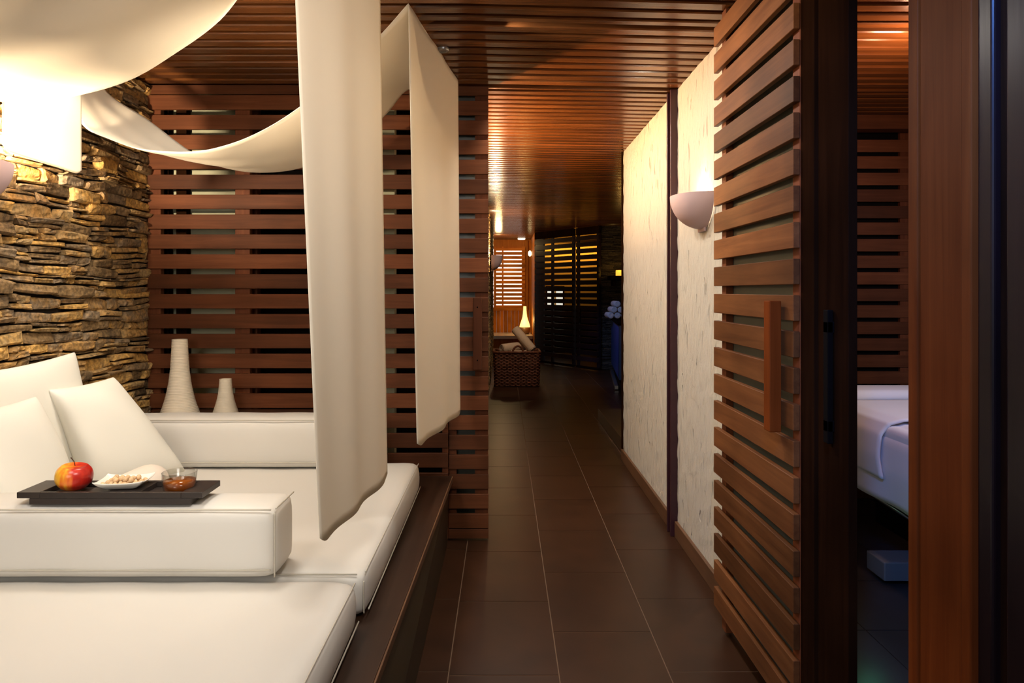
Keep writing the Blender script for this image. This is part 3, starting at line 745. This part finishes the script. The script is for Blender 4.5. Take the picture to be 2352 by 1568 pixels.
# ---------------------------------------------------------------- vases
def vase(x, y, zb_, zt_, prof, label):
    m2 = MB(); H = zt_-zb_; pr = []; n = 150
    for i in range(n+1):
        f = i/n; q = f*(len(prof)-1); j = min(int(q), len(prof)-2); r_ = prof[j]*(1-(q-j))+prof[j+1]*(q-j)
        pr.append((r_+.0014*math.sin(i*2.1)+.0004*R.uniform(-1, 1), f*H))
    pr += [(prof[-1]-.004, H), (prof[-1]-.006, H-.05), (0, H-.06)]
    m2.lathe(pr, (x, y, zb_), 48)
    return tag(m2.build('vase', M_vase, None, True, loc=(x, y, zb_)), label, 'vase', 'ribbed cream vases on the ledge')
s_ = 3.45/F; zl = .7005
vase((413-PX)*s_, 3.45, zl, CH-(779-PY)*s_, [q*s_ for q in (42, 37.5, 33, 29.5, 26.5, 24, 22.2, 20.6, 19.6, 18.8, 18, 17.4, 16.8)], 'tall ribbed cream vase behind the bolster')
vase((518-PX)*s_, 3.45, zl, CH-(870-PY)*s_, [q*s_ for q in (28, 24.5, 21, 18.2, 16, 14.6, 13.6, 13)], 'short ribbed cream vase behind the bolster')

# ---------------------------------------------------------------- hanging cloth strips
def swag(NE, FE, belly, name, parent, n=90, m=22, matl=None):
    a = catmull(NE, n); b2 = catmull(FE, n)
    m2 = MB()
    def f(u, v):
        i = int(round(u*n)); p = a[i].lerp(b2[i], v)
        return p-Vector((0, 0, belly*4*v*(1-v)*math.sin(math.pi*min(1, max(0, u)))**.8))+Vector((0, 0, .004*math.sin(v*17+u*5)*math.sin(math.pi*u)))
    m2.grid(f, n, m)
    return m2.build(name, matl or M_cloth, parent, True, 0, 2, .0015)
def hang(tl, tr, bl, br, name, parent, folds=3, amp=.012, curve=None, n=40, m=60):
    tl, tr, bl, br = map(Vector, (tl, tr, bl, br)); m2 = MB()
    def f(u, v):    # v 0 top .. 1 bottom
        top = tl.lerp(tr, u); bot = bl.lerp(br, u); p = top.lerp(bot, v)
        am = amp*(.35+.65*v)*math.sin(math.pi*u)**.5
        p.x += am*math.sin(u*2*math.pi*folds+1.2+.8*v)+ (curve(u, v) if curve else 0)
        if v > .96:   # soft rounded corners at the hem
            k = (v-.96)/.04; e = max(0, 1-min(u, 1-u)/.09)
            p.z += .02*e*e*k
        return p
    m2.grid(f, n, m)
    o = m2.build(name, M_cloth, parent, True, 0, 2, .0015)
    hm = MB(); hm.grid(lambda u, v: Vector(f(u, .965+.035*v))+Vector((-.0012, 0, 0)), n, 3)
    return o
CZ = CT-.004
# front strip
A = thing('cloth_drape', (-.43, 1.88, CT), 'wide white ceiling cloth hanging at front beside the daybed, largest sagging loop at left', 'drape')
hang((-.503, 1.59, CZ), (-.395, 2.17, CZ), (-.428, 1.59, CH-.597), (-.370, 2.17, CH-.601), 'hanging_panel', A, 2.3, .006)
NE = [(-.503, 1.59, CZ), (-.72, 1.585, CH+.985), (-1.0, 1.58, CH+.86), (-1.3, 1.57, CH+.73), (-1.55, 1.56, CH+.66), (-1.82, 1.55, CH+.66)]
FE = [(-.395, 2.17, CZ), (-.58, 2.18, CZ-.004), (-.76, 2.19, CH+1.04)]+[P(x, y, z) for x, y, z in ((505, 46, 2.21), (400, 125, 2.23), (300, 185, 2.26), (190, 219, 2.29), (90, 233, 2.31), (0, 233, 2.33))]+[Vector((-1.81, 2.33, CH+.66))]
swag(NE, FE, .015, 'swag', A)
# rear strip
B = thing('cloth_drape', (-.30, 3.0, CT), 'white ceiling cloth strip with narrow hanging tail in front of slat screen', 'drape')
hang((-.358, 2.56, CZ), (-.234, 3.50, CZ), (-.325, 2.56, CH-.593), (-.223, 3.50, CH-.632), 'hanging_panel', B, 2.0, .010)
NE = [(-.358, 2.56, CZ)]+[P(x, y, z) for x, y, z in ((878, 76, 2.6), (790, 165, 2.62), (685, 250, 2.65), (600, 303, 2.68), (520, 335, 2.71), (440, 349, 2.74), (330, 343, 2.78), (250, 318, 2.82), (188, 283, 2.85))]+[Vector((-1.80, 2.86, CH+.85)), Vector((-1.815, 2.86, CZ))]
FE = [(-.236, 3.50, CZ), (-.38, 3.5, CH+1.04)]+[P(x, y, z) for x, y, z in ((933, 208, 3.46), (884, 265, 3.43), (790, 345, 3.40), (685, 388, 3.36), (590, 396, 3.32), (510, 376, 3.26), (440, 350, 3.20), (340, 276, 3.12), (240, 205, 3.06))]+[Vector((-1.815, 3.04, CZ))]
swag(NE, FE, .012, 'swag', B)
# short tail along the stone wall
C = thing('cloth_drape', (-1.75, 2.6, CT), 'short white cloth tail glowing in front of the stone wall', 'drape')
hang((-1.722, 2.345, CZ), (-1.722, 2.782, CZ), (-1.722, 2.345, CH+.482), (-1.718, 2.778, CH+.469), 'hanging_panel', C, 1.4, .004)

# ---------------------------------------------------------------- wall lights
def sconce(x, y, zrim, side, label, power, col=WARM, r=.17, pr=.15, h=.155):
    """half-bowl uplight; side=+1 wall lies at +X of the lamp"""
    t = thing('wall_light', (x, y, zrim-h), label, 'wall light')
    m2 = MB(); n = 28; k = 14
    def pt(i, j, s):   # i around half circle, j down
        a = math.pi*i/n; q = math.pi/2*j/k
        return (x-side*s*pr*math.sin(a)*math.cos(q)-side*.001, y-s*r*math.cos(a)*math.cos(q), zrim-(h*math.sin(q)*s if j else 0))
    m2.grid(lambda u, v: pt(int(round(u*n)), int(round(v*k)), 1), n, k)
    m2.grid(lambda u, v: pt(int(round(u*n)), int(round(v*k)), .95), n, k, True)
    m2.grid(lambda u, v: Vector(pt(int(round(u*n)), 0, 1)).lerp(Vector(pt(int(round(u*n)), 0, .95)), v), n, 1)
    m2.build('bowl', M_sconce, t, True)
    m3 = MB(); m3.box(min(x, x-side*.012), max(x, x-side*.012), y-.05, y+.05, zrim-h-.012, zrim-.02); m3.build('wall_plate', M_sconce, t, False, .003)
    m4 = MB(); m4.ball((x-side*.06, y, zrim-.05), .02, .02, .03, 12); m4.build('bulb', M_bulb, t, True)
    point('wall_light_glow', (x-side*.05, y+(.04 if x < -1 else 0), zrim+(.01 if x < -1 else -.012)), power, col, .03)
    return t
sconce(.930, 3.18, CH+.44, 1, 'matt half-bowl wall light on the cream plaster wall', 3, (1, .84, .62))
sconce(-1.842, 2.30, CH+.44, -1, 'half-bowl wall light on the stone wall below the cloth tail', 110, (1, .80, .56))
sconce(-.165, 9.2, CH+.47, -1, 'small half-bowl wall light on corridor stone above the basket', 34, (1, .72, .40), h=.2)
sconce(-.595, 4.35, CH+.44, -1, 'half-bowl wall light on the hidden wall past the narrow slatted door', 300, (1, .55, .22))

# ---------------------------------------------------------------- far room
FYW = 14.5
mb = MB()
x = -.7
while x < .60:
    mb.box(x+.002, min(x+.076, .6), FYW, FYW+.03, .0, P(0, 712, FYW).z); x += .078
fw = struct(mb.build('wall_far', M_pine, None, False, .002, 1), 'orange pine boarded wall below the far window', 'wall')
x = (1203-PX)*FYW/F; m_ = MB(); m_.box(x, .60, FYW, FYW+.03, P(0, 712, FYW).z, CT); m_.box(-.7, x, FYW, FYW+.03, P(0, 571, FYW).z, CT); m_.build('upper_boards', M_pine, fw)
mb = MB(); yy = 12.75
while yy < 14.45:
    mb.box(.575, .60, yy, yy+.075, 0, CT); yy += .079
struct(mb.build('wall_far_side', M_pine, None, False, .002, 1), 'narrow orange pine side wall right of the far window', 'wall')
# window with shutter
t = thing('window_1', (0, FYW, 1), 'bright far window behind an orange louvred shutter', 'window', None, 'structure')
m_ = MB(); m_.box((1128-PX)*FYW/F, (1204-PX)*FYW/F, FYW+.06, FYW+.07, P(0, 708, FYW).z, P(0, 571, FYW).z); m_.build('window_pane', M_day, t)
m_ = MB(); q = FYW-.03
for k in range(15):
    yb_ = 571+9.42*k; zc = P(0, yb_+1.5, q).z
    m_.box((1138-PX)*q/F, (1206-PX)*q/F, q-.01, q+.01, zc-.028, zc+.031)
m_.build('louvre_slats', M_shut, t, False, .001, 1)
for a, b2 in ((1134, 1139.5), (1153, 1156.5), (1198.5, 1207)):
    m_ = MB(); m_.box((a-PX)*q/F, (b2-PX)*q/F, q+.012, q+.03, P(0, 708, q).z, P(0, 566, q).z); m_.build('shutter_stile', M_shut, t, False, .001, 1)
m_ = MB(); m_.box(-.25, (1212-PX)*q/F, q-.05, q+.03, P(0, 713, q).z, P(0, 706, q).z); m_.build('window_sill', M_shut, t, False, .003)
m_ = MB(); m_.box((1208-PX)*q/F, (1213-PX)*q/F, q-.02, q+.03, P(0, 713, q).z, CT-.02); m_.build('window_frame', M_pine, t, False, .003)
# counter
cy0, cy1 = 13.4, 14.48
t = thing('counter', (.1, 13.9, 0), 'low wooden counter with pale edge under the far window', 'counter')
zc = P(0, 775, cy0).z
m_ = MB(); m_.box(-.45, .57, cy0, cy1, zc-.03, zc+.035); m_.build('worktop', M_porc, t, False, .004)
m_ = MB(); m_.box(-.43, .565, cy0+.03, cy1, .003, zc-.031); m_.build('cabinet', M_pine, t)
# lamp
lx, ly = (1205.5-PX)*13.9/F, 13.9; lz = zc+.036; s = 13.9/F
t = thing('table_lamp', (lx, ly, lz), 'bottle-shaped glowing table lamp on the far counter', 'lamp')
m_ = MB(); m_.lathe([(0, 0), (8.5*s, 0), (11*s, 4*s), (12*s, 16*s), (0, 16*s)], (lx, ly, lz), 28); m_.build('lamp_base', plain('brown_lamp_base', srgb(96, 66, 42), .5), t, True)
pr = [(12*s, 16.2*s), (11.4*s, 20*s), (9.5*s, 26*s), (7*s, 33*s), (5*s, 40*s), (4*s, 48*s), (3.4*s, 56*s), (3.2*s, 64*s)]
m_ = MB(); m_.lathe(pr, (lx, ly, lz), 28); m_.build('lamp_shade', M_lampglow, t, True, 0, 2, .004)
point('table_lamp_glow', (lx-.05, ly-.2, lz+.3), 3, (1, .62, .2), .04)
# glowing oval standing in for a bright reflection
o = MB(); o.ball(tuple(P(1217, 582, 14.0)), .035, .035, .06, 14); tag(o.build('reflection_glint', emis('reflection_glint_glow', (1, .75, .35), 5), None, True), 'small glowing oval standing in for a reflection beside the louvred window', 'light')
# far ceiling spotlight
c = (.37, 14.2, CT-.02)
m_ = MB(); m_.lathe([(0, .0), (.07, 0), (.08, .012), (.08, .018)], c, 24); tag(m_.build('ceiling_spotlight', emis('far_spot_glow', (1, .9, .7), 3), None, True), 'lit round spotlight in ceiling above the far window', 'light')

# dark slatted folding screens at the end of the corridor
a0 = Vector((.575, 12.72)); a1 = Vector((1.21, 11.83)); a2 = Vector((1.245, 11.78)); a3 = Vector((1.575, 11.32))
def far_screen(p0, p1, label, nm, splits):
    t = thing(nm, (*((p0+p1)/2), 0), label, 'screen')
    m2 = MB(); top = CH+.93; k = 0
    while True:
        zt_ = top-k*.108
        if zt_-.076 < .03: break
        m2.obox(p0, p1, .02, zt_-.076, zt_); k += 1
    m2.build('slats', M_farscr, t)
    d = (p1-p0).normalized(); n = Vector((-d.y, d.x))
    L = (p1-p0).length
    for f0, f1 in splits:
        m3 = MB(); m3.obox(p0+d*(f0*L)+n*.021, p0+d*(f1*L)+n*.021, .03, .01, top+.02); m3.build('stile', M_farscr, t)
    m3 = MB(); m3.obox(p0, p1, .05, top+.021, CT-.003); m3.build('head_rail', M_dark, t)
    m3 = MB(); m3.obox(p0, p1, .05, .003, .03); m3.build('bottom_rail', M_dark, t)
    return t
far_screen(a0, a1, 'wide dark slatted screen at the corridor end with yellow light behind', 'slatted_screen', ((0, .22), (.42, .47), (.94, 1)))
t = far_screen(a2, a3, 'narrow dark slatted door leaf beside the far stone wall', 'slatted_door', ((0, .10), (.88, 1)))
m_ = MB(); m_.tube([(1.30, 11.62, 1.0), (1.30, 11.58, .98), (1.30, 11.58, .80), (1.30, 11.62, .78)], .012); m_.build('door_handle', M_dark, t, True)
# things in the room behind those screens
mb = MB(); mb.box(.62, 3.3, 14.6, 14.66, 0, CT); struct(mb.build('wall_back_room', plain('warm_back_wall', srgb(170, 120, 50), .8)), 'lit wall of the room behind the dark slatted screens', 'wall')
mb = MB(); mb.box(.62, 3.2, 14.5, 14.59, 0, .93); struct(mb.build('shade_sheet', M_black), 'dark sheet standing in for shade low on the wall behind the slatted screens', 'shade sheet')  # black sheet added as shade behind the lower slat gaps
t = thing('reflection_panes', (1.1, 14.5, 1.2), 'glowing panes standing in for white blind reflections between the dark slats', 'window', None, 'structure')
for xa, xb in ((1258, 1274), (1278, 1293)):
    m_ = MB(); m_.box((xa-PX)*14.5/F, (xb-PX)*14.5/F, 14.56, 14.58, P(0, 704, 14.5).z, P(0, 664, 14.5).z); m_.build('window_pane', emis('reflection_pane_glow', (.9, .9, .8), .8), t)  # panes glow in place of bright reflections of the blinds
m_ = MB(); xa, xb = (1254-PX)*14.5/F, (1297-PX)*14.5/F
z0_, z1_ = P(0, 708, 14.5).z, P(0, 660, 14.5).z
m_.box(xa, xb, 14.54, 14.59, z1_, z1_+.03); m_.box(xa, xb, 14.54, 14.59, z0_-.03, z0_); m_.box(xa, xa+.03, 14.54, 14.59, z0_, z1_); m_.box(xb-.03, xb, 14.54, 14.59, z0_, z1_)
m_.build('window_frame', M_dark, t)

# far right stone wall, shelf, candle, blue counter
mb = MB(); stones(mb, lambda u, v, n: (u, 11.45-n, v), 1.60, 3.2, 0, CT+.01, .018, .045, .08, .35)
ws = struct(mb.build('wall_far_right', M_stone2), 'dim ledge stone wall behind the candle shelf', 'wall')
mb = MB(); mb.box(1.59, 3.3, 11.46, 11.6, 0, CT+.01); mb.build('joint_backing', M_joint, ws)
mb = MB(); mb.box(3.25, 3.3, 4.4, 11.6, 0, CT+.01); struct(mb.build('wall_side_room', M_joint), 'dark wall of the side area', 'wall')
mb = MB(); mb.box(1.005, 3.4, 4.42, 5.32, 0, CT); struct(mb.build('wall_between_rooms', M_stucco), 'wall block between treatment room and side area', 'wall')
q = P(1400, 633, 11.2); q2 = P(1400, 645, 11.2)
t = thing('wall_shelf', (1.95, 11.3, q2.z), 'dark wooden wall shelf holding a glowing candle', 'shelf')
m_ = MB(); m_.box(q.x, 2.4, 11.12, 11.42, q2.z+.02, q.z); m_.build('shelf_board', M_dark, t, False, .003)
m_ = MB(); m_.box(q.x+.06, q.x+.10, 11.2, 11.42, q2.z-.08, q2.z+.019); m_.build('bracket', M_dark, t)
m_ = MB(); m_.lathe([(0, 0), (.052, 0), (.052, .085), (.047, .092), (.03, .082), (0, .08)], (P(1421.5, 0, 11.25).x, 11.25, q.z+.001), 24)
tag(m_.build('candle', M_candle, None, True), 'glowing yellow pillar candle on the dark wall shelf', 'candle')
point('candle_glow', (P(1421.5, 0, 11.25).x, 11.1, q.z+.16), .8, (1, .6, .15), .03)
t = thing('cabinet', (1.8, 10.1, 0), 'dark counter cabinet with blue-lit front in the side area', 'cabinet')
c0 = Vector((1.52, 9.0)); c1 = Vector((1.75, 11.1))
m_ = MB(); m_.obox(c1, c0, .04, .14, .86); m_.build('front_panel', M_blue, t, False, .003)
m_ = MB(); m_.hexa([(1.57, 9.0, .10), (2.3, 9.0, .10), (2.3, 11.1, .10), (1.80, 11.1, .10), (1.57, 9.0, .86), (2.3, 9.0, .86), (2.3, 11.1, .86), (1.80, 11.1, .86)]); m_.build('body', M_black, t)
m_ = MB(); m_.hexa([(1.50, 8.97, .861), (2.32, 8.97, .861), (2.32, 11.12, .861), (1.73, 11.12, .861), (1.50, 8.97, .885), (2.32, 8.97, .885), (2.32, 11.12, .885), (1.73, 11.12, .885)]); m_.build('worktop', M_dark, t, False, .003)
m_ = MB(); m_.obox(Vector((1.70, 10.9)), Vector((1.47, 9.05)), .05, .01, .06); m_.build('foot_rail', M_metal, t, False, .003)
# rolled towels on the counter
def rolltowel(name, c, d, L, r_, m_t, label, group=None, sub=True):
    c = Vector(c); d = Vector(d).normalized(); n1 = d.cross(Vector((0, 0, 1))).normalized(); n2 = n1.cross(d)
    m2 = MB(); m2.tube([c+d*(L*f) for f in (0, .03, .5, .97, 1)], [r_*.93, r_, r_*1.02, r_, r_*.93], 24)
    sp = []
    for i in range(60):
        a = i/59*2*math.pi*2.6; rr = r_*(.12+.8*i/59); sp.append(c-d*.004+n1*math.cos(a)*rr+n2*math.sin(a)*rr)
    o = m2.build(name, m_t, None, True); tag(o, label, 'towel', group)
    m3 = MB(); m3.tube(sp, r_*.07, 5); m3.build('spiral_fold', m_t, o, True)
    return o
tw0 = None
for (dx, dz, wh) in ((-.101, 0, 'left one in the bottom row of three'), (0, 0, 'middle one in the bottom row of three'), (.101, 0, 'right one in the bottom row of three'), (-.0505, .088, 'left one in the middle row of two'), (.0505, .088, 'right one in the middle row of two'), (0, .176, 'single one on top')):
    cpos = (1.745+dx, 10.45, .886+.050+dz); lab = 'rolled white towel in the counter pyramid, '+wh
    if tw0 is None:
        tw0 = rolltowel('rolled_towel', cpos, (0, 1, 0), .40, .047, M_towel, lab, 'rolled towels on the counter'); b0 = Vector(cpos)
    else:
        c_ = tw0.copy(); COL.objects.link(c_); c_.location = Vector(cpos)-b0; c_['label'] = lab
        for ch in list(tw0.children): d_ = ch.copy(); COL.objects.link(d_); d_.parent = c_
# step into the side area
mb = MB(); mb.box(.965, 3.2, 5.35, 7.0, 0, .11)
struct(mb.build('trim_6', M_tile, None, False, .004), 'low dark step along the side opening', 'step')

# ---------------------------------------------------------------- basket with towels
bx0, bx1, by0, by1 = -.125, .485, 9.35, 9.80; BH = .47
t = thing('woven_basket', (.18, 9.57, 0), 'dark brown woven basket with loop handle on the corridor floor', 'basket')
m_ = MB(); nrow = 22
def ring(zz, off, ph):
    pts = []; per = [(bx0, by0), (bx1, by0), (bx1, by1), (bx0, by1)]; N_ = 16
    for s in range(4):
        a = Vector(per[s]); b2 = Vector(per[(s+1) % 4]); d = (b2-a).normalized(); n = Vector((d.y, -d.x))
        for i in range(N_):
            f = (i+.5)/N_; tpr = 1+.05*(zz/BH); p = a.lerp(b2, f)
            c = Vector(((bx0+bx1)/2, (by0+by1)/2)); p = c+(p-c)*(tpr-.03)
            p = p+n*(.009*math.cos(math.pi*(i+ph)))
            pts.append((p.x, p.y, zz+R.uniform(-.002, .002)))
    return pts
for k in range(nrow): m_.tube(ring(.014+k*BH/nrow, 0, k), .0105, 6, True)
m_.build('woven_wall', M_basket, t, True)
m_ = MB(); m_.tube(ring(BH+.005, 0, 0)[::2], .017, 8, True); m_.build('rim', M_basket, t, True)
m_ = MB(); m_.box(bx0+.03, bx1-.03, by0+.03, by1-.03, .012, .25); m_.build('lining', M_black, t)
for sy in (by0-.012, by1+.012):
    m_ = MB(); hx = .195; m_.tube([(hx+.075*math.cos(a), sy, BH-.02+.11*math.sin(a)) for a in [math.pi*i/14 for i in range(15)]], .014, 8); m_.build('handle', M_basket, t, True)
rolltowel('rolled_towel', (-.02, 9.42, BH+.045), (.8, .55, .05), .36, .068, M_beige, 'beige rolled towel lying at left in the basket, spiral end showing')
rolltowel('rolled_towel', (.40, 9.45, BH+.03), (-.62, .4, .72), .40, .062, M_beige, 'beige rolled towel propped diagonally out of the basket')
rolltowel('rolled_towel', (.10, 9.43, BH-.03), (1, .15, .0), .22, .05, M_beige, 'beige rolled towel just visible behind the basket handle')
